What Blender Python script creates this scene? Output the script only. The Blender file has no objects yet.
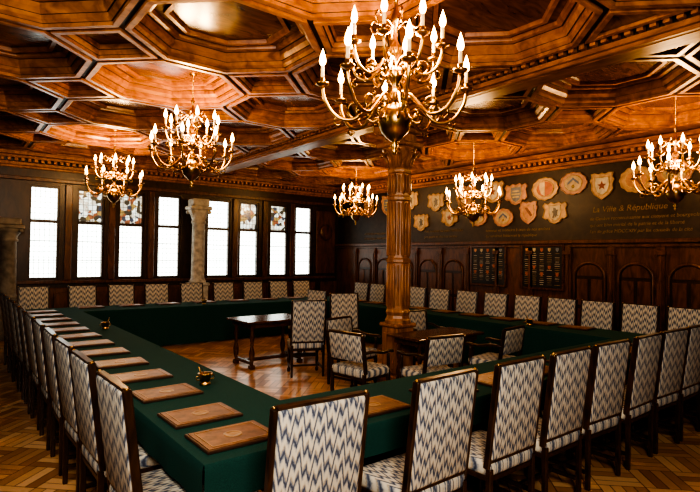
import bpy, bmesh, math, random
from mathutils import Matrix, Vector
random.seed(4)
S = bpy.context.scene
COL = S.collection

# ------------------------------------------------------------------ materials
def newmat(name):
    m = bpy.data.materials.new(name); m.use_nodes = True
    nt = m.node_tree; b = nt.nodes['Principled BSDF']
    return m, nt, b
def N(nt, t, **kw):
    n = nt.nodes.new(t)
    for k, v in kw.items(): setattr(n, k, v)
    return n
def math_(nt, op, a, b=None):
    n = N(nt, 'ShaderNodeMath', operation=op)
    for i, v in enumerate((a, b)):
        if v is None: continue
        if isinstance(v, (int, float)): n.inputs[i].default_value = v
        else: nt.links.new(v, n.inputs[i])
    return n.outputs[0]
def ramp(nt, fac, stops, interp='LINEAR'):
    r = N(nt, 'ShaderNodeValToRGB'); cr = r.color_ramp; cr.interpolation = interp
    while len(cr.elements) < len(stops): cr.elements.new(0.5)
    for e, (p, c) in zip(cr.elements, stops):
        e.position = p; e.color = (c[0], c[1], c[2], 1)
    nt.links.new(fac, r.inputs[0]); return r.outputs[0]
def wood(name, c1, c2, rough=0.35, sc=(3, 3, 14), detail=6, bump=0.05, spec=0.5):
    m, nt, b = newmat(name)
    tc = N(nt, 'ShaderNodeTexCoord'); mp = N(nt, 'ShaderNodeMapping')
    mp.inputs['Scale'].default_value = sc
    nt.links.new(tc.outputs['Object'], mp.inputs[0])
    n1 = N(nt, 'ShaderNodeTexNoise'); n1.inputs['Scale'].default_value = 1.5
    n1.inputs['Detail'].default_value = detail; n1.inputs['Distortion'].default_value = 1.2
    nt.links.new(mp.outputs[0], n1.inputs['Vector'])
    col = ramp(nt, n1.outputs['Fac'], [(0.3, c1), (0.7, c2)])
    nt.links.new(col, b.inputs['Base Color'])
    b.inputs['Roughness'].default_value = rough
    b.inputs['Specular IOR Level'].default_value = spec
    bp = N(nt, 'ShaderNodeBump'); bp.inputs['Strength'].default_value = bump
    nt.links.new(n1.outputs['Fac'], bp.inputs['Height']); nt.links.new(bp.outputs[0], b.inputs['Normal'])
    return m
def plain(name, c, rough=0.6, metal=0.0, noise=0.12, scale=12):
    m, nt, b = newmat(name)
    tc = N(nt, 'ShaderNodeTexCoord'); n1 = N(nt, 'ShaderNodeTexNoise')
    n1.inputs['Scale'].default_value = scale
    nt.links.new(tc.outputs['Object'], n1.inputs['Vector'])
    lo = [max(0, x*(1-noise*2)) for x in c]; hi = [x*(1+noise*2) for x in c]
    nt.links.new(ramp(nt, n1.outputs['Fac'], [(0.3, lo), (0.7, hi)]), b.inputs['Base Color'])
    b.inputs['Roughness'].default_value = rough; b.inputs['Metallic'].default_value = metal
    return m
def emit(name, c, s):
    m, nt, b = newmat(name)
    b.inputs['Base Color'].default_value = (*c, 1)
    b.inputs['Emission Color'].default_value = (*c, 1)
    b.inputs['Emission Strength'].default_value = s
    return m

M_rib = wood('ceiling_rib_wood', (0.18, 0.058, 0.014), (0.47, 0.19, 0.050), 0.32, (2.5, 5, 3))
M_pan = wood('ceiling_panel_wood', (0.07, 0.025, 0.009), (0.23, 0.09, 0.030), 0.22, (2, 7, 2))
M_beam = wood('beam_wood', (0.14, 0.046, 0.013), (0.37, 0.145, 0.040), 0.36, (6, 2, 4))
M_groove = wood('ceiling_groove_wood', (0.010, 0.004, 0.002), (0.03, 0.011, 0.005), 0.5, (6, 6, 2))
M_dark = wood('dark_wall_wood', (0.015, 0.007, 0.004), (0.048, 0.020, 0.009), 0.36, (6, 6, 2))
M_wain = wood('wainscot_wood', (0.042, 0.016, 0.007), (0.14, 0.054, 0.021), 0.34, (7, 7, 2))
M_col = wood('column_wood', (0.15, 0.057, 0.017), (0.40, 0.175, 0.058), 0.36, (9, 9, 2))
M_chair = wood('chair_wood', (0.012, 0.006, 0.004), (0.05, 0.022, 0.011), 0.3, (12, 12, 4))
M_table = wood('table_wood', (0.035, 0.015, 0.007), (0.11, 0.045, 0.018), 0.22, (4, 12, 8))
M_frieze = wood('painted_frieze', (0.014, 0.009, 0.006), (0.042, 0.025, 0.016), 0.5, (3, 3, 3))
M_brass = plain('brass', (0.46, 0.27, 0.085), 0.28, 1.0)
M_candle = plain('candle_wax', (0.80, 0.62, 0.36), 0.5)
M_flame = emit('flame_bulb', (1.0, 0.58, 0.17), 15)
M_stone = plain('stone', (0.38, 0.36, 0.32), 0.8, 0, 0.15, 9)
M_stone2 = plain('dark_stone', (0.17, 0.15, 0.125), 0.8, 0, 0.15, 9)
M_black = plain('black_board', (0.010, 0.009, 0.010), 0.4)
M_gold = plain('gold_lettering', (0.42, 0.30, 0.13), 0.5)
M_paint = plain('faded_gold_paint', (0.21, 0.14, 0.065), 0.6, 0, .25, 30)
M_leather = plain('leather', (0.15, 0.064, 0.030), 0.42, 0, 0.2, 20)
M_leather2 = plain('leather_border', (0.05, 0.022, 0.013), 0.4)
M_gilt = plain('gilt_tooling', (0.27, 0.15, 0.07), 0.4)
M_paper = plain('paper', (0.75, 0.72, 0.62), 0.7)

# green cloth
m, nt, b = newmat('green_baize'); M_green = m
tc = N(nt, 'ShaderNodeTexCoord'); n1 = N(nt, 'ShaderNodeTexNoise'); n1.inputs['Scale'].default_value = 260
nt.links.new(tc.outputs['Object'], n1.inputs['Vector'])
nt.links.new(ramp(nt, n1.outputs['Fac'], [(0.3, (0.005, 0.034, 0.029)), (0.7, (0.010, 0.062, 0.052))]), b.inputs['Base Color'])
b.inputs['Roughness'].default_value = 0.9
b.inputs['Specular IOR Level'].default_value = 0.25

def fabric(name, ax2):
    m, nt, b = newmat(name)
    tc = N(nt, 'ShaderNodeTexCoord'); sp = N(nt, 'ShaderNodeSeparateXYZ')
    nt.links.new(tc.outputs['Object'], sp.inputs[0])
    p1 = math_(nt, 'MULTIPLY', math_(nt, 'PINGPONG', sp.outputs['X'], 0.020), 3.6)
    p2 = math_(nt, 'MULTIPLY', math_(nt, 'PINGPONG', math_(nt, 'ADD', sp.outputs['X'], 3.013), 0.060), 1.8)
    s = math_(nt, 'ADD', math_(nt, 'ADD', sp.outputs[ax2], p1), p2)
    ns = N(nt, 'ShaderNodeTexNoise'); ns.inputs['Scale'].default_value = 70; nt.links.new(tc.outputs['Object'], ns.inputs['Vector'])
    s = math_(nt, 'ADD', s, math_(nt, 'MULTIPLY', ns.outputs['Fac'], 0.030))
    s = math_(nt, 'ADD', s, 3.0)
    f = math_(nt, 'FRACT', math_(nt, 'DIVIDE', s, 0.100))
    cream = (0.50, 0.475, 0.40)
    c = ramp(nt, f, [(0.0, cream), (0.16, cream), (0.28, (0.34, 0.345, 0.34)), (0.38, (0.14, 0.175, 0.235)), (0.47, (0.045, 0.055, 0.095)), (0.56, (0.05, 0.062, 0.10)), (0.66, (0.15, 0.18, 0.235)), (0.76, (0.30, 0.26, 0.20)), (0.86, (0.44, 0.41, 0.34)), (0.96, cream)])
    nt.links.new(c, b.inputs['Base Color']); b.inputs['Roughness'].default_value = 0.85
    return m
M_fabB = fabric('flamestitch_back', 'Z'); M_fabS = fabric('flamestitch_seat', 'Y')

# parquet
m, nt, b = newmat('parquet'); M_floor = m
tc = N(nt, 'ShaderNodeTexCoord'); mp = N(nt, 'ShaderNodeMapping')
mp.inputs['Rotation'].default_value = (0, 0, math.radians(45))
nt.links.new(tc.outputs['Object'], mp.inputs[0])
sp = N(nt, 'ShaderNodeSeparateXYZ'); nt.links.new(mp.outputs[0], sp.inputs[0])
T = 0.36
X = math_(nt, 'DIVIDE', math_(nt, 'ADD', sp.outputs['X'], 50.0), T); Y = math_(nt, 'DIVIDE', math_(nt, 'ADD', sp.outputs['Y'], 50.0), T)
fx = math_(nt, 'FLOOR', X); fy = math_(nt, 'FLOOR', Y)
chk = math_(nt, 'MODULO', math_(nt, 'ADD', fx, fy), 2.0)
inv = math_(nt, 'SUBTRACT', 1.0, chk)
lane = math_(nt, 'ADD', math_(nt, 'MULTIPLY', X, chk), math_(nt, 'MULTIPLY', Y, inv))
l5 = math_(nt, 'MULTIPLY', lane, 4.0)
lf = math_(nt, 'FRACT', l5)
cmb = N(nt, 'ShaderNodeCombineXYZ')
nt.links.new(math_(nt, 'FLOOR', l5), cmb.inputs[0]); nt.links.new(fx, cmb.inputs[1]); nt.links.new(fy, cmb.inputs[2])
wn = N(nt, 'ShaderNodeTexWhiteNoise'); nt.links.new(cmb.outputs[0], wn.inputs['Vector'])
base = ramp(nt, wn.outputs['Value'], [(0, (0.30, 0.135, 0.055)), (0.5, (0.50, 0.255, 0.11)), (1, (0.68, 0.40, 0.20))])
gap = math_(nt, 'LESS_THAN', lf, 0.08)
ex = math_(nt, 'LESS_THAN', math_(nt, 'FRACT', X), 0.02); ey = math_(nt, 'LESS_THAN', math_(nt, 'FRACT', Y), 0.02)
g = math_(nt, 'MINIMUM', math_(nt, 'ADD', gap, math_(nt, 'ADD', ex, ey)), 1.0)
mx = N(nt, 'ShaderNodeMix', data_type='RGBA'); nt.links.new(g, mx.inputs[0]); nt.links.new(base, mx.inputs[6]); mx.inputs[7].default_value = (0.08, 0.032, 0.015, 1)
nt.links.new(mx.outputs[2], b.inputs['Base Color']); b.inputs['Roughness'].default_value = 0.28

# window panes
def pane(name, stained):
    m, nt, b = newmat(name)
    tc = N(nt, 'ShaderNodeTexCoord'); sp = N(nt, 'ShaderNodeSeparateXYZ'); nt.links.new(tc.outputs['Object'], sp.inputs[0])
    x = math_(nt, 'FRACT', math_(nt, 'DIVIDE', math_(nt, 'ADD', sp.outputs['X'], 20), 0.095)); z = math_(nt, 'FRACT', math_(nt, 'DIVIDE', sp.outputs['Z'], 0.12))
    ln = math_(nt, 'MAXIMUM', math_(nt, 'LESS_THAN', x, 0.11), math_(nt, 'LESS_THAN', z, 0.09))
    mx = N(nt, 'ShaderNodeMix', data_type='RGBA'); nt.links.new(ln, mx.inputs[0])
    if stained:
        v = N(nt, 'ShaderNodeTexVoronoi'); v.inputs['Scale'].default_value = 11
        nt.links.new(tc.outputs['Object'], v.inputs['Vector'])
        s2 = N(nt, 'ShaderNodeSeparateColor'); nt.links.new(v.outputs['Color'], s2.inputs[0])
        c = ramp(nt, s2.outputs[0], [(0, (0.70, 0.75, 0.65)), (0.30, (0.22, 0.07, 0.03)), (0.42, (0.02, 0.04, 0.07)), (0.56, (0.50, 0.47, 0.37)), (0.74, (0.26, 0.17, 0.05)), (0.82, (0.03, 0.03, 0.02))], 'CONSTANT')
        nt.links.new(c, mx.inputs[6]); mx.inputs[7].default_value = (0.02, 0.02, 0.02, 1); st = 1.2
    else:
        n = N(nt, 'ShaderNodeTexNoise'); n.inputs['Scale'].default_value = 7; nt.links.new(tc.outputs['Object'], n.inputs['Vector'])
        c = ramp(nt, n.outputs['Fac'], [(0.3, (0.80, 0.92, 0.84)), (0.7, (1.0, 1.0, 0.93))])
        nt.links.new(c, mx.inputs[6]); mx.inputs[7].default_value = (0.08, 0.10, 0.08, 1); st = 3.8
    nt.links.new(mx.outputs[2], b.inputs['Emission Color']); b.inputs['Emission Strength'].default_value = st
    b.inputs['Base Color'].default_value = (0.1, 0.1, 0.1, 1); b.inputs['Roughness'].default_value = 0.2
    return m
M_pane = pane('leaded_glass', False); M_stain = pane('stained_glass', True)

# ------------------------------------------------------------------ mesh builder
class MB:
    def __init__(s): s.v = []; s.f = []; s.m = []; s.sm = []; s.mats = []
    def mi(s, mat):
        if mat not in s.mats: s.mats.append(mat)
        return s.mats.index(mat)
    def add(s, vs, fs, mat, smooth=False, M=None):
        o = len(s.v)
        for p in vs:
            p = Vector(p)
            if M is not None: p = M @ p
            s.v.append(tuple(p))
        k = s.mi(mat)
        for f in fs:
            s.f.append([i+o for i in f]); s.m.append(k); s.sm.append(smooth)
    def box(s, c, d, mat, M=None, bev=0, seg=1, smooth=False, taper=None):
        x, y, z = d[0]/2, d[1]/2, d[2]/2
        vs = [(-x,-y,-z),(x,-y,-z),(x,y,-z),(-x,y,-z),(-x,-y,z),(x,-y,z),(x,y,z),(-x,y,z)]
        if taper: vs = [(a*(taper if zz < 0 else 1), bb*(taper if zz < 0 else 1), zz) for a, bb, zz in vs]
        fs = [(3,2,1,0),(4,5,6,7),(0,1,5,4),(1,2,6,5),(2,3,7,6),(3,0,4,7)]
        if bev:
            bm = bmesh.new(); bv = [bm.verts.new(p) for p in vs]
            for f in fs: bm.faces.new([bv[i] for i in f])
            bmesh.ops.bevel(bm, geom=bm.edges[:], offset=bev, segments=seg, affect='EDGES', profile=0.5)
            bm.verts.index_update()
            vs = [tuple(v.co) for v in bm.verts]; fs = [[v.index for v in f.verts] for f in bm.faces]; bm.free()
        T = Matrix.Translation(c)
        s.add(vs, fs, mat, smooth, T if M is None else M @ T)
    def lathe(s, prof, c, mat, seg=12, M=None, smooth=True, rot=0):
        vs = []; fs = []
        for r, z in prof:
            for i in range(seg):
                t = rot+2*math.pi*i/seg; vs.append((c[0]+r*math.cos(t), c[1]+r*math.sin(t), c[2]+z))
        for j in range(len(prof)-1):
            for i in range(seg):
                i2 = (i+1) % seg; fs.append((j*seg+i, j*seg+i2, (j+1)*seg+i2, (j+1)*seg+i))
        fs.append(tuple(range(seg))[::-1]); fs.append(tuple((len(prof)-1)*seg+i for i in range(seg)))
        s.add(vs, fs, mat, smooth, M)
    def tube(s, pts, rad, mat, seg=6, M=None, smooth=True):
        pts = [Vector(p) for p in pts]; vs = []; fs = []; n = len(pts)
        up = Vector((0, 0, 1))
        for i, p in enumerate(pts):
            t = (pts[min(i+1, n-1)]-pts[max(i-1, 0)]).normalized()
            a = t.cross(up)
            if a.length < 0.05: a = t.cross(Vector((0, 1, 0)))
            a.normalize(); bb = a.cross(t)
            r = rad[i] if isinstance(rad, (list, tuple)) else rad
            for k in range(seg):
                w = 2*math.pi*k/seg; vs.append(p + a*r*math.cos(w) + bb*r*math.sin(w))
        for j in range(n-1):
            for i in range(seg):
                i2 = (i+1) % seg; fs.append((j*seg+i, j*seg+i2, (j+1)*seg+i2, (j+1)*seg+i))
        fs.append(tuple(range(seg))[::-1]); fs.append(tuple((n-1)*seg+i for i in range(seg)))
        s.add(vs, fs, mat, smooth, M)
    def prism(s, poly, h0, h1, mat, M=None):
        n = len(poly)
        vs = [(x, y, h0) for x, y in poly]+[(x, y, h1) for x, y in poly]
        fs = [tuple(range(n))[::-1], tuple(range(n, 2*n))]+[(i, (i+1) % n, n+(i+1) % n, n+i) for i in range(n)]
        s.add(vs, fs, mat, False, M)
    def mesh(s, name):
        me = bpy.data.meshes.new(name); me.from_pydata(s.v, [], s.f)
        for mt in s.mats: me.materials.append(mt)
        me.polygons.foreach_set('material_index', s.m); me.polygons.foreach_set('use_smooth', s.sm)
        me.update(); return me
    def obj(s, name, loc=(0, 0, 0), rz=0):
        return place(name, s.mesh(name), loc, rz)
def place(name, me, loc=(0, 0, 0), rz=0):
    o = bpy.data.objects.new(name, me); o.location = loc; o.rotation_euler = (0, 0, math.radians(rz)); COL.objects.link(o); return o
def catmull(P, n=4):
    P = [Vector(p) for p in P]; out = []
    Q = [P[0]]+P+[P[-1]]
    for i in range(1, len(Q)-2):
        for k in range(n):
            t = k/n; a, b_, c, d = Q[i-1], Q[i], Q[i+1], Q[i+2]
            out.append(0.5*((2*b_)+(-a+c)*t+(2*a-5*b_+4*c-d)*t*t+(-a+3*b_-3*c+d)*t**3))
    out.append(P[-1]); return out

# ------------------------------------------------------------------ room
XL, XR, YN, YF = -0.6, 9.6, -1.5, 12.9
ZC = 4.2
fl = MB(); fl.box(((XL+XR)/2, (YN+YF)/2, -0.05), (XR-XL+0.6, YF-YN+0.6, 0.1), M_floor); fl.obj('floor')

def inset(poly, d):
    n = len(poly); out = []
    for i in range(n):
        p0, p, p1 = Vector(poly[i-1]), Vector(poly[i]), Vector(poly[(i+1) % n])
        e1 = (p-p0).normalized(); e2 = (p1-p).normalized()
        n1 = Vector((-e1.y, e1.x)); n2 = Vector((-e2.y, e2.x))
        out.append(p+(n1+n2)*d/(1+n1.dot(n2)))
    return out
ce = MB()
ce.box(((XL+XR)/2, (YN+YF)/2, ZC+0.06), (XR-XL+0.6, YF-YN+0.6, 0.1), M_dark)
def coffer(poly, prof, mats):
    rings = [[(p.x, p.y, z) for p in inset(poly, d)] for d, z in prof]
    n = len(poly)
    for j in range(len(rings)-1):
        ce.add(rings[j]+rings[j+1], [(i, n+i, n+(i+1) % n, (i+1) % n) for i in range(n)], mats[j])
    ce.add(rings[-1], [tuple(range(n))[::-1]], M_pan)
ZB = 3.92
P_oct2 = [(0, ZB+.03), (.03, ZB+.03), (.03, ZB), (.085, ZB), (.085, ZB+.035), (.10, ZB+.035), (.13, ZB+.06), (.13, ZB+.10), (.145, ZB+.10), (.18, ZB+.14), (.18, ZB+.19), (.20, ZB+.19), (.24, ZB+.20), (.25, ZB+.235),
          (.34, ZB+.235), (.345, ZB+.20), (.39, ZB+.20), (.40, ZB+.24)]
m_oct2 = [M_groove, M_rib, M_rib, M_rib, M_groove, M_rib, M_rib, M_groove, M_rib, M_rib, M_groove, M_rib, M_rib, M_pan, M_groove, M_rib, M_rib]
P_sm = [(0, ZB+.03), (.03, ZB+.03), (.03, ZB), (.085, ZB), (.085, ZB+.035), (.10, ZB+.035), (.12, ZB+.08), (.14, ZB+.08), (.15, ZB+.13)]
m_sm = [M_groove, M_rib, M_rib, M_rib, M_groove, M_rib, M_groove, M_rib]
def zone(x0, nx, sx, y0, ny, sy):
    c = 0.30
    for i in range(nx):
        for j in range(ny):
            ax, ay = x0+i*sx, y0+j*sy; bx, by = ax+sx, ay+sy; cx, cy = c*sx, c*sy
            o = [(ax+cx, ay), (bx-cx, ay), (bx, ay+cy), (bx, by-cy), (bx-cx, by), (ax+cx, by), (ax, by-cy), (ax, ay+cy)]
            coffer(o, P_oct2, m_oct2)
    cx, cy = c*sx, c*sy
    for i in range(nx+1):
        for j in range(ny+1):
            px, py = x0+i*sx, y0+j*sy
            L, R, D, U = i > 0, i < nx, j > 0, j < ny
            full = [((px+cx, py), R), ((px, py+cy), U), ((px-cx, py), L), ((px, py-cy), D)]
            pts = []
            for k in range(4):
                q = full[k][0] if full[k][1] else (px, py)
                if q not in pts: pts.append(q)
            cl = [p for p in pts if p != (px, py)]
            if len(cl) == 3: pts = cl
            if len(pts) == 3: coffer(pts, P_sm[:6], m_sm)
            else: coffer(pts, P_sm, m_sm)
zone(-0.6, 3, 1.85, YN, 8, 1.8)
zone(5.45, 2, 1.85, YN, 8, 1.8)
ce.box((9.375, (YN+YF)/2, 4.03), (0.45, YF-YN, 0.2), M_rib)
ce.obj('ceiling')

bm_ = MB()
L = YF-YN; cy = (YN+YF)/2
bm_.box((5.2, cy, 3.98), (0.34, L, 0.36), M_beam, bev=0.01)
bm_.box((5.2, cy, 3.815), (0.22, L, 0.04), M_beam, bev=0.01)
for sgn in (-1, 1):
    bm_.box((5.2+sgn*0.19, cy, 3.86), (0.05, L, 0.05), M_beam)
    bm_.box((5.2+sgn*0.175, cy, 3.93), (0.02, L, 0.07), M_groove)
    bm_.box((5.2+sgn*0.23, cy, 4.02), (0.12, L, 0.10), M_beam, bev=0.02)
    y = YN+0.05
    while y < YF:
        bm_.box((5.2+sgn*0.215, y, 3.93), (0.07, 0.055, 0.06), M_rib); y += 0.11
bm_.obj('ceiling_beam')

# walls
w = MB(); w.box((XL-0.1, cy, 2.1), (0.2, L+0.4, 4.3), M_dark); w.obj('wall_left')
w = MB(); w.box(((XL+XR)/2, YN-0.1, 2.1), (XR-XL, 0.2, 4.3), M_dark); w.obj('wall_near')
w = MB(); w.box((XR+0.1, cy, 2.1), (0.2, L+0.4, 4.3), M_frieze); w.obj('wall_right')
w = MB()
for k, (zz, dx, h) in enumerate([(3.60, .05, .05), (3.66, .09, .07), (3.80, .12, .06), (3.87, .20, .08)]):
    w.box((XR-dx/2, cy, zz), (dx, L, h), M_beam, bev=0.008)
y = YN+0.05
while y < YF:
    w.box((XR-0.08, y, 3.735), (0.13, 0.06, 0.06), M_rib); y += 0.12
w.obj('trim_cornice_right')
w = MB(); W = XR-XL; cx_ = (XL+XR)/2
for zz, dx, h in [(3.60, .05, .05), (3.66, .09, .07), (3.80, .12, .06), (3.87, .20, .08)]:
    w.box((cx_, YF-dx/2, zz), (W-0.4, dx, h), M_beam, bev=0.008)
x = XL+0.25
while x < XR-0.3:
    w.box((x, YF-0.08, 3.735), (0.06, 0.13, 0.06), M_rib); x += 0.12
w.obj('trim_cornice_window')

RW = Matrix(((0, 0, -1, XR), (-1, 0, 0, 0), (0, 1, 0, 0), (0, 0, 0, 1)))  # local (u,v,n) -> (XR-n, -u, v)
def rwbox(w, y, z, wy, hz, n0, n1, mat, bev=0.006):
    w.box((XR-(n0+n1)/2, y, z), (n1-n0, wy, hz), mat, bev=bev)
ws = MB()
rwbox(ws, cy, 1.05, L, 2.1, 0, 0.03, M_wain, 0)
rwbox(ws, cy, 2.13, L, 0.07, 0, 0.10, M_wain)
rwbox(ws, cy, 2.05, L, 0.05, 0, 0.07, M_wain)
rwbox(ws, cy, 0.1, L, 0.2, 0, 0.06, M_wain)
P = 0.83
y = 3.22-4*P-0.415
edges = []
while y < YF-0.2:
    edges.append(y)
    rwbox(ws, y, 1.1, 0.13, 1.85, 0.03, 0.08, M_wain)
    rwbox(ws, y, 1.1, 0.05, 1.6, 0.08, 0.10, M_wain)
    rwbox(ws, y, 1.92, 0.16, 0.08, 0.03, 0.12, M_wain)
    y += P
for e in edges[:-1]:
    c = e+P/2
    if 5.2 < c < 7.8:
        continue
    hw = P/2-0.12
    pts = [(-hw, 0.35), (-hw, 1.45)]
    for k in range(0, 13):
        t = math.pi-math.pi*k/12; pts.append((hw*math.cos(t), 1.45+hw*0.95*math.sin(t)))
    pts += [(hw, 0.35)]
    ws.tube([(XR-0.05, c+u, v) for u, v in pts], 0.024, M_wain, 6)
    ws.prism([(-p[0], p[1]) for p in pts], 0.03, 0.034, M_dark, RW @ Matrix.Translation((-c, 0, 0)))
    for q0, q1 in ((0.42, 0.85), (0.92, 1.42)):
        for s_ in (-1, 1):
            rwbox(ws, c+s_*hw*.47, (q0+q1)/2, hw*.74, q1-q0, 0.034, 0.056, M_wain, 0.01)
    top = [(hw*.82*math.cos(math.pi*k/10), 1.48+hw*.74*math.sin(math.pi*k/10)) for k in range(11)]
    ws.prism(top, 0.034, 0.052, M_wain, RW @ Matrix.Translation((-c, 0, 0)))
    rwbox(ws, c, 0.28, P-0.12, 0.1, 0.03, 0.07, M_wain)
ws.obj('trim_wainscot_right')

# window wall
win = [(1.36, 1.93), (2.28, 2.85), (3.16, 3.74), (4.06, 4.63), (5.34, 5.98), (6.26, 6.84), (7.20, 7.78), (8.04, 8.62)]
z0, zt, z1 = 1.2, 2.47, 3.24
w = MB()
w.box((cx_, YF+0.15, z0/2-0.02), (W+0.4, 0.3, z0+0.04), M_dark)
w.box((cx_, YF+0.15, (z1+4.25)/2), (W+0.4, 0.3, 4.25-z1), M_dark)
xs = [XL-0.2]+[v for p in win for v in p]+[XR+0.2]
for i in range(0, len(xs), 2):
    w.box(((xs[i]+xs[i+1])/2, YF+0.15, (z0+z1)/2), (xs[i+1]-xs[i], 0.3, z1-z0), M_dark)
w.obj('wall_window')
for i, (a, b_) in enumerate(win):
    w = MB(); c = (a+b_)/2; ww = b_-a
    st = i in (1, 2, 5, 6)
    w.box((c, YF+0.12, (z0+zt)/2), (ww, 0.02, zt-z0), M_pane)
    w.box((c, YF+0.12, (zt+z1)/2), (ww, 0.02, z1-zt), M_stain if st else M_pane)
    for x in (a+0.02, b_-0.02): w.box((x, YF+0.08, (z0+z1)/2), (0.04, 0.10, z1-z0), M_dark, bev=0.006)
    for z, h in ((z0+0.02, 0.05), (zt, 0.07), (z1-0.02, 0.05)): w.box((c, YF+0.08, z), (ww-0.05, 0.10, h), M_dark, bev=0.006)
    for z in (z0+0.42, z0+0.84): w.box((c, YF+0.10, z), (ww-0.05, 0.02, 0.016), M_dark)
    w.obj('window_%d' % (i+1))
w = MB()
w.box((cx_, YF-0.03, 1.14), (W-0.3, 0.09, 0.07), M_wain, bev=0.01)
w.box((cx_, YF-0.03, 3.36), (W-0.3, 0.07, 0.08), M_wain, bev=0.01)
w.box((cx_, YF-0.02, 0.1), (W-0.3, 0.05, 0.2), M_wain, bev=0.01)
x = 0.0
while x < XR-0.5:
    w.box((x+0.45, YF-0.015, 0.66), (0.6, 0.03, 0.7), M_wain, bev=0.012)
    w.box((x+0.45, YF-0.04, 0.66), (0.42, 0.03, 0.5), M_wain, bev=0.012); x += 0.8
for i in range(len(win)-1):
    if i == 3: continue
    x = (win[i][1]+win[i+1][0])/2
    w.box((x, YF-0.03, 2.24), (0.14, 0.07, 2.12), M_wain, bev=0.01)
w.box((9.1, YF-0.03, 2.2), (0.7, 0.06, 1.9), M_wain, bev=0.02)
w.lathe([(0.0, 0), (0.25, 0), (0.22, 0.03), (0, 0.03)], (0, 0, 0), M_wain, 20, Matrix.Translation((9.1, YF-0.06, 2.5)) @ Matrix.Rotation(math.radians(90), 4, 'X'))
w.obj('trim_window_wall')

def stone_pillar(x, y, ms, k=1.0):
    w = MB(); M = Matrix.Diagonal((1, 1, k, 1))
    w.box((0, 0, 0.5), (0.42, 0.42, 1.0), ms, M, bev=0.02)
    w.box((0, 0, 1.04), (0.48, 0.46, 0.08), ms, M, bev=0.02)
    w.lathe([(.20, 1.08), (.21, 1.12), (.17, 1.17), (.165, 1.2), (.155, 2.55), (.18, 2.57), (.18, 2.62), (.16, 2.65), (.19, 2.75), (.25, 2.86), (.25, 2.9)], (0, 0, 0), ms, 20, M)
    w.box((0, 0, 2.95), (0.54, 0.46, 0.10), ms, M, bev=0.02)
    w.box((0, 0, 3.09), (0.42, 0.40, 0.18), ms, M, bev=0.02)
    for sx in (-1, 1):
        for sy in (-1, 1):
            w.lathe([(0.01, -.04), (.05, -.03), (.05, .03), (.01, .04)], (0, 0, 0), ms, 10, M @ Matrix.Translation((sx*0.21, sy*0.16, 2.85)) @ Matrix.Rotation(math.pi/2, 4, 'X'))
    return w.obj('stone_pillar', (x, y, 0))
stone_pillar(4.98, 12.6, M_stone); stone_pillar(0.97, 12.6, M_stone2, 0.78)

# central column
c = MB()
c.box((0, 0, 0.06), (0.48, 0.48, 0.12), M_col, bev=0.015)
c.box((0, 0, 0.45), (0.34, 0.34, 0.68), M_col, bev=0.02)
for s_ in (-1, 1):
    c.box((s_*0.175, 0, 0.45), (0.03, 0.22, 0.5), M_col, bev=0.01); c.box((0, s_*0.175, 0.45), (0.22, 0.03, 0.5), M_col, bev=0.01)
c.box((0, 0, 0.81), (0.40, 0.40, 0.06), M_col, bev=0.02)
c.lathe([(.20, .84), (.20, .88), (.18, .91), (.17, .95), (.19, 1.0), (.17, 1.04)], (0, 0, 0), M_col, 8, rot=math.pi/8, smooth=False)
prof = [(.17, 1.04), (.165, 1.7), (.185, 1.72), (.185, 1.76), (.165, 1.78), (.16, 2.6), (.18, 2.62), (.18, 2.66), (.16, 2.68), (.155, 3.0), (.18, 3.02), (.18, 3.06), (.16, 3.08)]
c.lathe(prof, (0, 0, 0), M_col, 8, rot=math.pi/8, smooth=False)
for k in range(8):
    t = k*math.pi/4+math.pi/8; x, y = 0.160*math.cos(t), 0.160*math.sin(t)
    for a, b_ in ((1.06, 1.70), (1.8, 2.60), (2.70, 3.0)):
        c.lathe([(.010, a), (.026, a+.03), (.030, (a+b_)/2), (.024, b_-.03), (.010, b_)], (x, y, 0), M_col, 8)
    t = k*math.pi/4; x, y = 0.146*math.cos(t), 0.146*math.sin(t)
    for a, b_ in ((1.08, 1.68), (1.82, 2.58), (2.72, 2.98)):
        c.lathe([(.008, a), (.020, a+.02), (.020, b_-.02), (.008, b_)], (x, y, 0), M_col, 8)
c.lathe([(.16, 3.08), (.17, 3.2), (.24, 3.34), (.25, 3.38)], (0, 0, 0), M_col, 12)
for k in range(8):
    Mx = Matrix.Rotation(k*math.pi/4, 4, 'Z')
    c.tube([(0.16, 0, 3.1), (0.18, 0, 3.2), (0.23, 0, 3.29), (0.28, 0, 3.31), (0.29, 0, 3.27), (0.265, 0, 3.25)], [.03, .032, .03, .028, .022, .014], M_col, 6, Mx)
c.box((0, 0, 3.42), (0.50, 0.50, 0.07), M_col, bev=0.015)
c.box((0, 0, 3.52), (0.36, 0.36, 0.14), M_col, bev=0.02)
c.box((0, 0, 3.62), (0.44, 0.50, 0.07), M_col, bev=0.015)
c.box((0, 0, 3.72), (0.30, 0.9, 0.14), M_col, bev=0.03)
c.obj('carved_column', (5.2, 5.5, 0))

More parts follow.
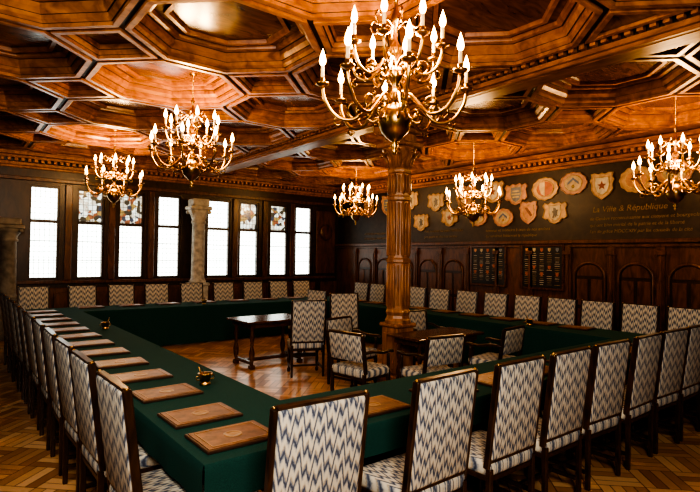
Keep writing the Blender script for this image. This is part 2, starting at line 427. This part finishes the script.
# ------------------------------------------------------------------ right wall ornaments
shcols = [((.38, .20, .12), (.14, .05, .03)), ((.36, .31, .22), (.09, .08, .07)), ((.30, .09, .05), (.42, .35, .22)), ((.34, .27, .17), (.06, .10, .18)), ((.13, .15, .19), (.40, .32, .14)), ((.42, .38, .30), (.20, .05, .03))]
shm = [(plain('shield_field_%d' % i, a, .5), plain('shield_charge_%d' % i, b_, .5)) for i, (a, b_) in enumerate(shcols)]
M_frameA = plain('shield_frame_ochre', (.38, .25, .14), .5); M_frameB = plain('shield_frame_rose', (.36, .20, .14), .5)
def shield_mesh(shape, k):
    f, g = shm[k]; w = MB(); fr = M_frameA if (k+shape) % 2 else M_frameB
    if shape == 0:
        half = [(0, .27), (.07, .24), (.15, .27), (.23, .26), (.21, .18), (.25, .12), (.21, .03), (.22, -.08), (.16, -.18), (.08, -.24), (0, -.29)]
    elif shape == 1:
        half = [(0, .24)]+[((.29+.010*math.cos(12*t))*math.sin(t), (.23+.010*math.cos(12*t))*math.cos(t)) for t in [math.pi*i/24 for i in range(1, 24)]]+[(0, -.24)]
    else:
        half = [(0, .22), (.10, .25), (.17, .20), (.26, .24), (.31, .17), (.26, .10), (.28, .0), (.31, -.10), (.24, -.15), (.18, -.13), (.12, -.22), (0, -.26)]
    out = half+[(-x, y) for x, y in half[-2:0:-1]]
    w.prism(out[::-1], 0, 0.025, fr)
    w.tube([(x*.97, y*.97, .028) for x, y in out+[out[0]]], 0.012, fr, 5)
    if shape == 1: inn = [(.19*math.cos(t), .16*math.sin(t)) for t in [2*math.pi*i/16 for i in range(16)]]
    else: inn = [(0, .17), (.14, .17), (.15, .0), (.11, -.13), (0, -.20), (-.11, -.13), (-.15, 0), (-.14, .17)]
    w.prism(inn, .024, .030, f)
    w.tube([(x, y, .030) for x, y in inn+[inn[0]]], 0.009, M_gold, 5)
    if k == 0:
        w.prism([(-.09, .11), (-.03, .12), (.11, -.07), (.06, -.10)], .030, .037, g)
    elif k == 1:
        w.prism([(-.06, -.12), (-.03, -.02), (-.07, .03), (-.03, .05), (-.04, .12), (.02, .11), (.04, .06), (.09, .07), (.05, .02), (.06, -.05), (.10, -.08), (.04, -.07), (.03, -.12), (0, -.05), (-.02, -.12)][::-1], .030, .038, g)
    elif k == 2:
        w.prism([(-.12, .13), (0, .14), (0, -.15), (-.08, -.10), (-.12, 0)], .030, .036, g)
    elif k == 3:
        w.prism([(-.12, -.03), (0, .07), (.12, -.03), (.12, .02), (0, .12), (-.12, .02)], .030, .037, g)
        w.lathe([(.0, 0), (.035, 0), (0, .015)], (0, -.06, .03), M_gold, 8)
    elif k == 4:
        for q in (-.07, .0, .07): w.box((0, q, .033), (.22-.6*abs(q), .03, .008), g)
    else:
        star = [((.095 if i % 2 == 0 else .04)*math.sin(math.pi*i/5), (.095 if i % 2 == 0 else .04)*math.cos(math.pi*i/5)) for i in range(10)]
        w.prism(star, .030, .038, g)
    return w.mesh('heraldic_shield')
shmesh = [shield_mesh((k*2+k//3) % 3, k) for k in range(6)]+[shield_mesh((k+1) % 3, k) for k in range(6)]
def put_shield(y, z, k, s=1.0):
    o = bpy.data.objects.new('heraldic_shield', shmesh[k % 12]); COL.objects.link(o)
    o.matrix_world = Matrix.Translation((-0.001, y, z)) @ RW @ Matrix.Diagonal((s, s, 1, 1))
seq = [0, 4, 7, 1, 8, 5, 10, 2, 3, 11, 6, 9, 0, 4]
for i, y in enumerate([11.4, 10.6, 9.7, 8.8, 7.9, 7.1, 6.5, 5.82, 5.22, 4.66, 4.05, 3.45, 2.85, 2.25]):
    put_shield(y, 3.22+.05*((i*7) % 3-1), seq[i], .90+.05*((i*5) % 3))
for i, y in enumerate([9.3, 8.35, 7.5, 6.82, 6.2, 5.6]):
    put_shield(y, 2.72+.04*((i*5) % 3-1), seq[(i*3+2) % 14], 0.86)

def board(y, z, wy, h):
    w = MB(); M = Matrix.Translation((0, y, z)) @ RW
    w.box((0, 0, 0.055), (wy, h, 0.05), M_black, M, bev=0.004)
    for s_ in (-1, 1):
        w.box((s_*(wy/2), 0, 0.06), (0.05, h+.05, 0.07), M_table, M, bev=.008); w.box((0, s_*(h/2), 0.06), (wy-.05, 0.05, 0.07), M_table, M, bev=.008)
    for cidx in range(-2, 3):
        r = h/2-0.16
        while r > -h/2+0.08:
            wd = random.uniform(.07, .115)
            if random.random() > .12: w.box((cidx*wy*.185, r, 0.082), (wd, 0.010, 0.003), M_paint if random.random() > .4 else shm[5][0], M)
            r -= 0.042
        for q in (h/2-.085, 0.0 if cidx % 2 else -.14):
            w.prism([(cidx*wy*.185+a, q+b_) for a, b_ in [(0, -.045), (.032, -.01), (.032, .035), (-.032, .035), (-.032, -.01)]], 0.08, .087, shm[(cidx+2) % 6][0] if q > .1 else shm[2][0], M)
    w.obj('inscription_board')
board(7.18, 1.62, 0.92, 0.86); board(5.85, 1.62, 0.92, 0.88)
# painted inscription
emp = bpy.data.objects.new('wall_inscription', None); COL.objects.link(emp)
lines = [(4.85, 2.68, .15, 'La Ville & République'), (4.9, 2.53, .085, 'de Genève reconnaissante aux citoyens et bourgeois'), (4.9, 2.41, .085, 'qui ont bien mérité de la patrie et de la liberté'), (4.9, 2.29, .085, 'l\'an de grâce MDCCXIV par les conseils de la cité'),
         (11.6, 2.42, .09, 'ex decreto senatus populique genevensis'), (9.2, 2.42, .09, 'Post tenebras lux anno MDXXXV'), (7.3, 2.38, .09, 'honneur et mémoire à ceux de nos anciens'), (11.6, 2.28, .09, 'in memoriam civium optimorum urbis'), (9.2, 2.28, .09, 'pro patria et libertate semper'), (7.3, 2.26, .085, 'qui servirent fidèlement la république')]
for i, (y, z, sz, t) in enumerate(lines):
    cu = bpy.data.curves.new('text_line', 'FONT'); cu.body = t; cu.size = sz; cu.extrude = 0.002; cu.shear = 0.2; cu.materials.append(M_paint)
    o = bpy.data.objects.new('text_line_%d' % i, cu); COL.objects.link(o); o.parent = emp
    o.matrix_world = Matrix.Translation((-0.004, y, z)) @ RW

# ------------------------------------------------------------------ chairs
def chair_mesh():
    c = MB()
    Mb = Matrix.Translation((0, -0.205, 0.47)) @ Matrix.Rotation(math.radians(7), 4, 'X')
    c.box((0, 0.0, 0.36), (0.48, 0.06, 0.61), M_fabB, Mb, bev=0.02, seg=2, smooth=True)
    for s_ in (-1, 1):
        c.box((s_*0.251, 0, 0.335), (0.024, 0.045, 0.67), M_chair, Mb, bev=0.006)
        c.lathe([(.0, 0), (.010, .0), (.011, .006), (.006, .012), (0, .014)], (s_*0.251, 0, 0.668), M_brass, 8, Mb)
        c.box((s_*0.235, -0.215, 0.235), (0.038, 0.042, 0.47), M_chair, bev=0.005, taper=0.8)
        c.lathe([(.018, 0), (.026, .02), (.026, .05), (.014, .07), (.022, .12), (.026, .2), (.016, .27), (.026, .29), (.026, .30)], (s_*0.22, 0.2, 0), M_chair, 10)
        c.box((s_*0.22, 0.2, 0.355), (0.046, 0.046, 0.12), M_chair, bev=0.004)
        c.box((s_*0.228, -0.005, 0.13), (0.026, 0.40, 0.03), M_chair, bev=0.004)
    c.box((0, 0, 0.669), (0.48, 0.042, 0.014), M_chair, Mb, bev=0.005)
    c.box((0, 0, 0.05), (0.47, 0.036, 0.035), M_chair, Mb, bev=0.006)
    c.box((0, 0.0, 0.13), (0.44, 0.026, 0.03), M_chair, bev=0.004)
    c.box((0, 0.2, 0.25), (0.40, 0.022, 0.06), M_chair, bev=0.004)
    c.box((0, 0.0, 0.465), (0.51, 0.46, 0.10), M_fabS, bev=0.032, seg=3, smooth=True)
    c.box((0, 0.0, 0.405), (0.50, 0.45, 0.035), M_chair, bev=0.005)
    return c.mesh('upholstered_chair')
CH = chair_mesh()
def armchair_mesh():
    c = MB()
    Mb = Matrix.Translation((0, -0.215, 0.44)) @ Matrix.Rotation(math.radians(8), 4, 'X')
    c.box((0, 0.0, 0.29), (0.52, 0.06, 0.32), M_fabB, Mb, bev=0.022, seg=2, smooth=True)
    for s_ in (-1, 1):
        c.box((s_*0.275, 0, 0.23), (0.034, 0.045, 0.46), M_chair, Mb, bev=0.006)
        c.box((s_*0.26, -0.225, 0.22), (0.04, 0.042, 0.44), M_chair, bev=0.005, taper=0.8)
        c.lathe([(.018, 0), (.028, .02), (.028, .05), (.014, .07), (.024, .13), (.028, .2), (.016, .27), (.028, .29), (.028, .42), (.016, .44), (.022, .52), (.016, .60), (.02, .64)], (s_*0.265, 0.2, 0), M_chair, 10)
        c.tube(catmull([(s_*0.275, -0.25, .68), (s_*0.285, -.1, .69), (s_*0.285, .08, .66), (s_*0.275, .24, .67), (s_*0.27, .27, .645)], 3), .020, M_chair, 8)
        c.box((s_*0.262, -0.005, 0.12), (0.026, 0.40, 0.03), M_chair, bev=0.004)
    c.box((0, 0, 0.462), (0.52, 0.042, 0.03), M_chair, Mb, bev=0.006)
    c.box((0, 0.2, 0.2), (0.49, 0.024, 0.05), M_chair, bev=0.004)
    c.box((0, 0.0, 0.435), (0.56, 0.48, 0.11), M_fabS, bev=0.034, seg=3, smooth=True)
    c.box((0, 0.0, 0.375), (0.54, 0.46, 0.035), M_chair, bev=0.005)
    return c.mesh('low_armchair')
AC = armchair_mesh()
def put(me, name, x, y, rz): place(name, me, (x, y, 0), rz+random.uniform(-2, 2))
nearA = [1.39, 2.23, 2.95, 3.58, 4.21, 4.86, 5.46, 6.03, 6.66, 7.28]
for a in nearA: put(CH, 'upholstered_chair', a, 2.24, 0)
leftB = [2.90, 3.66, 4.30, 4.95]+[5.62+0.66*i for i in range(7)]
for b_ in leftB: put(CH, 'upholstered_chair', 0.98, b_, -90)
rightB = [2.75, 3.37, 4.0, 4.6, 5.25, 5.92, 6.6, 7.3, 7.97, 8.63, 9.26, 9.88]
for b_ in rightB: put(CH, 'upholstered_chair', 7.83, b_, 90)
winA = [1.31, 2.15, 2.87, 3.6, 4.37, 5.14, 5.9, 6.62, 7.3]
for a in winA: put(CH, 'upholstered_chair', a, 11.13, 180)
put(CH, 'upholstered_chair', 4.32, 6.60, -25)
put(CH, 'upholstered_chair', 5.45, 7.0, 160)
put(CH, 'upholstered_chair', 5.3, 8.1, 95)
put(AC, 'low_armchair', 3.98, 4.85, -80)
put(AC, 'low_armchair', 4.52, 4.22, -8)
put(AC, 'low_armchair', 5.75, 4.22, 10)
put(AC, 'low_armchair', 4.55, 5.72, 195)
put(AC, 'low_armchair', 6.05, 5.85, 170)

# ------------------------------------------------------------------ council table (closed ring with green baize)
ox0, ox1, oy0, oy1 = 1.02, 7.72, 2.45, 10.9
ix0, ix1, iy0, iy1 = 1.90, 6.92, 3.22, 10.02
t = MB(); zt_ = 0.76
def ring_top(z):
    o = [(ox0, oy0, z), (ox1, oy0, z), (ox1, oy1, z), (ox0, oy1, z)]; i = [(ix0, iy0, z), (ix1, iy0, z), (ix1, iy1, z), (ix0, iy1, z)]
    t.add(o+i, [(k, (k+1) % 4, 4+(k+1) % 4, 4+k) for k in range(4)], M_green)
ring_top(zt_); ring_top(zt_-0.03)
def skirt(p0, p1, nrm, zbot, amp):
    p0 = Vector(p0); p1 = Vector(p1); n = max(8, int((p1-p0).length/0.035)); nv = Vector(nrm)
    zs = [zt_, zt_-0.012, zt_-0.06, (zt_+zbot)/2, zbot]; off = [0, .006, .008, .008, .008]
    vs = []; fs = []
    for j, z in enumerate(zs):
        g = max(0, (zt_-0.05-z))/(zt_-zbot)
        for i in range(n+1):
            s_ = i/n; q = p0.lerp(p1, s_); e = min(1, min(i, n-i)/6)
            d = off[j]+e*g*amp*(math.sin(i*0.45+math.sin(i*0.11)*2)+.5*math.sin(i*0.17+1))
            vs.append((q.x+nv.x*d, q.y+nv.y*d, z))
    for j in range(len(zs)-1):
        for i in range(n):
            fs.append((j*(n+1)+i, j*(n+1)+i+1, (j+1)*(n+1)+i+1, (j+1)*(n+1)+i))
    t.add(vs, fs, M_green, True)
zo = 0.56
skirt((ox0, oy0), (ox1, oy0), (0, -1), zo, .006); skirt((ox1, oy0), (ox1, oy1), (1, 0), zo, .006)
skirt((ox1, oy1), (ox0, oy1), (0, 1), zo, .006); skirt((ox0, oy1), (ox0, oy0), (-1, 0), zo, .006)
skirt((ix0, iy0), (ix1, iy0), (0, 1), 0.03, .022); skirt((ix1, iy0), (ix1, iy1), (-1, 0), 0.03, .022)
skirt((ix1, iy1), (ix0, iy1), (0, -1), 0.03, .022); skirt((ix0, iy1), (ix0, iy0), (1, 0), 0.03, .022)
for x in [1.78, 3.0, 4.2, 5.4, 6.6]:
    for y in (iy0-.12, iy1+.12): t.box((x, y, 0.36), (.06, .06, .72), M_table)
for y in [4.5, 6, 7.5, 9]:
    for x in (ix0-.12, ix1+.12): t.box((x, y, 0.36), (.06, .06, .72), M_table)
t.obj('council_table')

# leather folders
f = MB()
f.box((0, 0, 0.009), (0.33, 0.44, 0.018), M_leather2, bev=0.004)
f.box((0, 0, 0.0195), (0.30, 0.41, 0.004), M_leather)
f.box((0.163, 0, 0.009), (0.006, 0.42, 0.010), M_paper)
for s_ in (-1, 1):
    f.box((s_*.125, 0, .0225), (.006, .35, .003), M_gilt); f.box((0, s_*.175, .0225), (.244, .006, .003), M_gilt)
f.lathe([(.0, 0), (.055, 0), (.05, .003), (.04, .003), (.038, .001), (.02, .001), (.0, .004)], (0, 0, .021), M_gilt, 16)
FM = f.mesh('leather_folder')
def folder(x, y, rz): place('leather_folder', FM, (x, y, zt_+0.0005), rz+random.uniform(-3, 3))
folder(1.30, 2.72, 88)
for b_ in [3.20]+[3.85+0.64*i for i in range(11)]: folder(1.30, b_, 90)
for a in nearA[1:-1]: folder(a+0.1, 2.70, 90)
for a in winA[1:-1]: folder(a, 10.66, 90)
for b_ in rightB[2:-1]: folder(7.46, b_, 0)

# brass inkwell pots
p = MB()
p.lathe([(.03, 0), (.045, .004), (.04, .015), (.032, .02), (.042, .045), (.05, .08), (.058, .086), (.058, .092), (.046, .09), (.04, .03), (.0, .028)], (0, 0, 0), M_brass, 20)
for s_ in (-1, 1): p.tube(catmull([(s_*.045, 0, .07), (s_*.07, 0, .07), (s_*.068, 0, .045), (s_*.043, 0, .04)], 3), .005, M_brass, 6)
p.tube([(0.01, 0, .03), (.06, .02, .15)], .005, M_brass, 6); p.tube([(-.01, 0.01, .03), (.02, -.05, .14)], .004, M_black, 6)
PM = p.mesh('brass_inkwell')
for x, y in [(1.64, 3.95), (1.72, 7.6), (7.15, 4.6), (4.2, 10.25)]: place('brass_inkwell', PM, (x, y, zt_+.0005), random.uniform(0, 180))

# centre tables
def wood_table(name, x, y, lx, ly, rz):
    w = MB()
    w.box((0, 0, .735), (lx, ly, .035), M_table, bev=.008, seg=2)
    w.box((0, 0, .68), (lx-.16, ly-.14, .08), M_table, bev=.004)
    for sx in (-1, 1):
        for sy in (-1, 1):
            w.lathe([(.035, .04), (.02, .08), (.04, .16), (.045, .25), (.022, .36), (.03, .38), (.022, .40), (.04, .5), (.025, .6), (.035, .62), (.035, .66)], (sx*(lx/2-.13), sy*(ly/2-.12), 0), M_table, 12)
            w.box((sx*(lx/2-.13), sy*(ly/2-.12), .03), (.08, .08, .06), M_table, bev=.006)
        w.box((sx*(lx/2-.13), 0, .09), (.05, ly-.24, .05), M_table, bev=.005)
    w.box((0, 0, .09), (lx-.26, .05, .05), M_table, bev=.005)
    w.obj(name, (x, y, 0), rz)
wood_table('writing_table', 4.25, 7.62, 1.15, 0.8, 0)
wood_table('writing_table', 5.35, 4.88, 1.3, 0.62, 0)

# ------------------------------------------------------------------ chandeliers
def chandelier(x, y, z):
    c = MB()
    prof = [(0, -.44), (.012, -.43), (.02, -.41), (.012, -.39), (.03, -.37), (.014, -.345), (.05, -.32), (.10, -.27), (.125, -.20), (.12, -.14), (.08, -.09), (.03, -.065), (.045, -.04), (.05, 0), (.025, .03), (.02, .06), (.045, .10), (.06, .14), (.05, .18), (.02, .21), (.018, .25), (.04, .28), (.05, .32), (.03, .36), (.015, .39), (.015, .46), (.035, .50), (.045, .54), (.03, .58), (.012, .62), (.012, .68), (.028, .70), (.012, .73), (0, .74)]
    c.lathe(prof, (0, 0, 0), M_brass, 18)
    def arm(t, pts, R, zc, sc):
        M = Matrix.Rotation(t, 4, 'Z')
        c.tube(catmull([(a, 0, b_) for a, b_ in pts], 4), .0135*sc, M_brass, 6, M)
        mid = pts[len(pts)//2]; sp_ = []
        for k in range(11):
            w_ = -math.pi/2+k*0.55; rr = .075*(1-k/13)*sc
            sp_.append((mid[0]-.02+rr*math.cos(w_), 0, mid[1]+.075*sc+rr*math.sin(w_)))
        c.tube(sp_, .010*sc, M_brass, 5, M)
        sp_ = []
        for k in range(9):
            w_ = math.pi+k*0.6; rr = .055*(1-k/11)*sc
            sp_.append((mid[0]-.13*sc+rr*math.cos(w_), 0, mid[1]+.03+rr*math.sin(w_)))
        c.tube(sp_, .009*sc, M_brass, 5, M)
        sp_ = []
        for k in range(9):
            w_ = math.pi/2-k*0.6; rr = .045*(1-k/11)*sc
            sp_.append((mid[0]+.10*sc+rr*math.cos(w_), 0, mid[1]-.02*sc+rr*math.sin(w_)))
        c.tube(sp_, .008*sc, M_brass, 5, M)
        c.lathe([(.004, zc-.02), (.02, zc-.012), (.046, zc), (.05, zc+.012), (.02, zc+.008), (.014, zc+.02), (.02, zc+.045), (.015, zc+.05)], (R, 0, 0), M_brass, 12, M)
        c.lathe([(.013, zc+.04), (.013, zc+.13), (.004, zc+.135)], (R, 0, 0), M_candle, 8, M)
        c.lathe([(.004, zc+.13), (.019, zc+.148), (.024, zc+.17), (.018, zc+.205), (.006, zc+.24), (0, zc+.26)], (R, 0, 0), M_flame, 8, M)
    for k in range(8):
        arm(k*math.pi/4+.2, [(.05, -.05), (.12, -.02), (.20, -.10), (.30, -.19), (.42, -.17), (.50, -.06), (.52, .03)], .52, .05, 1)
    for k in range(8):
        arm(k*math.pi/4+.2+math.pi/8, [(.03, .20), (.09, .24), (.14, .17), (.21, .12), (.29, .16), (.33, .25), (.335, .29)], .335, .31, .85)
    for k in range(6):
        M = Matrix.Rotation(k*math.pi/3, 4, 'Z')
        c.tube(catmull([(.02, 0, .48), (.08, 0, .52), (.15, 0, .46), (.19, 0, .51), (.17, 0, .56), (.14, 0, .53)], 3), .008, M_brass, 5, M)
    top = ZC-0.035-z
    zz = .74; k = 0
    while zz < top-0.05:
        M = Matrix.Translation((0, 0, zz+.028)) @ Matrix.Rotation(k*math.pi/2, 4, 'Z')
        c.tube([(.013*math.cos(w_), 0, .032*math.sin(w_)) for w_ in [2*math.pi*i/8 for i in range(9)]], .0045, M_brass, 5, M)
        zz += .05; k += 1
    c.lathe([(.006, .73), (.006, top-.02), (.05, top-.015), (.06, top+.02)], (0, 0, 0), M_brass, 8)
    c.obj('brass_chandelier', (x, y, z))
    l = bpy.data.lights.new('chandelier_light', 'POINT'); l.energy = 115; l.color = (1, .62, .29); l.shadow_soft_size = .2
    o = bpy.data.objects.new('chandelier_light', l); o.location = (x, y, z+.30); COL.objects.link(o)
for x, y, z in [(2.5, 2.70, 2.96), (2.5, 6.6, 3.10), (2.5, 10.6, 3.10), (7.9, 9.9, 3.0), (7.9, 6.3, 2.82), (7.9, 2.83, 2.92)]:
    chandelier(x, y, z)

# ------------------------------------------------------------------ lights
def area(name, loc, target, size, energy, col):
    l = bpy.data.lights.new(name, 'AREA'); l.energy = energy; l.size = size; l.color = col
    o = bpy.data.objects.new(name, l); COL.objects.link(o); o.location = loc
    o.rotation_euler = (Vector(target)-Vector(loc)).to_track_quat('-Z', 'Y').to_euler()
area('camera_fill_light', (-0.2, -1.0, 3.0), (4.0, 5.5, 0.8), 1.2, 190, (1, .88, .72))  # unseen fill lamp, added above the camera to light the foreground chairs
area('side_fill_light', (-0.3, 3.0, 3.2), (3.5, 6.0, 0.3), 1.0, 40, (1, .90, .76))  # second added fill by the left wall, brightens backs of the left chair row
wld = bpy.data.worlds.new('World'); S.world = wld; wld.use_nodes = True
wld.node_tree.nodes['Background'].inputs[0].default_value = (.5, .6, .7, 1); wld.node_tree.nodes['Background'].inputs[1].default_value = .3

# ------------------------------------------------------------------ camera
cd = bpy.data.cameras.new('camera'); cd.sensor_width = 36; cd.lens = 515/700*36; cd.clip_start = .05
co = bpy.data.objects.new('camera', cd); COL.objects.link(co)
co.matrix_world = Matrix.Translation((0, 0, 1.8)) @ Matrix.Rotation(math.radians(-38.0), 4, 'Z') @ Matrix.Rotation(math.radians(91.1), 4, 'X') @ Matrix.Rotation(math.radians(0.76), 4, 'Z')
S.camera = co
try:
    S.view_settings.view_transform = 'AgX'; S.view_settings.look = 'AgX - Very High Contrast'; S.view_settings.exposure = 0.42
except Exception as e: print(e)
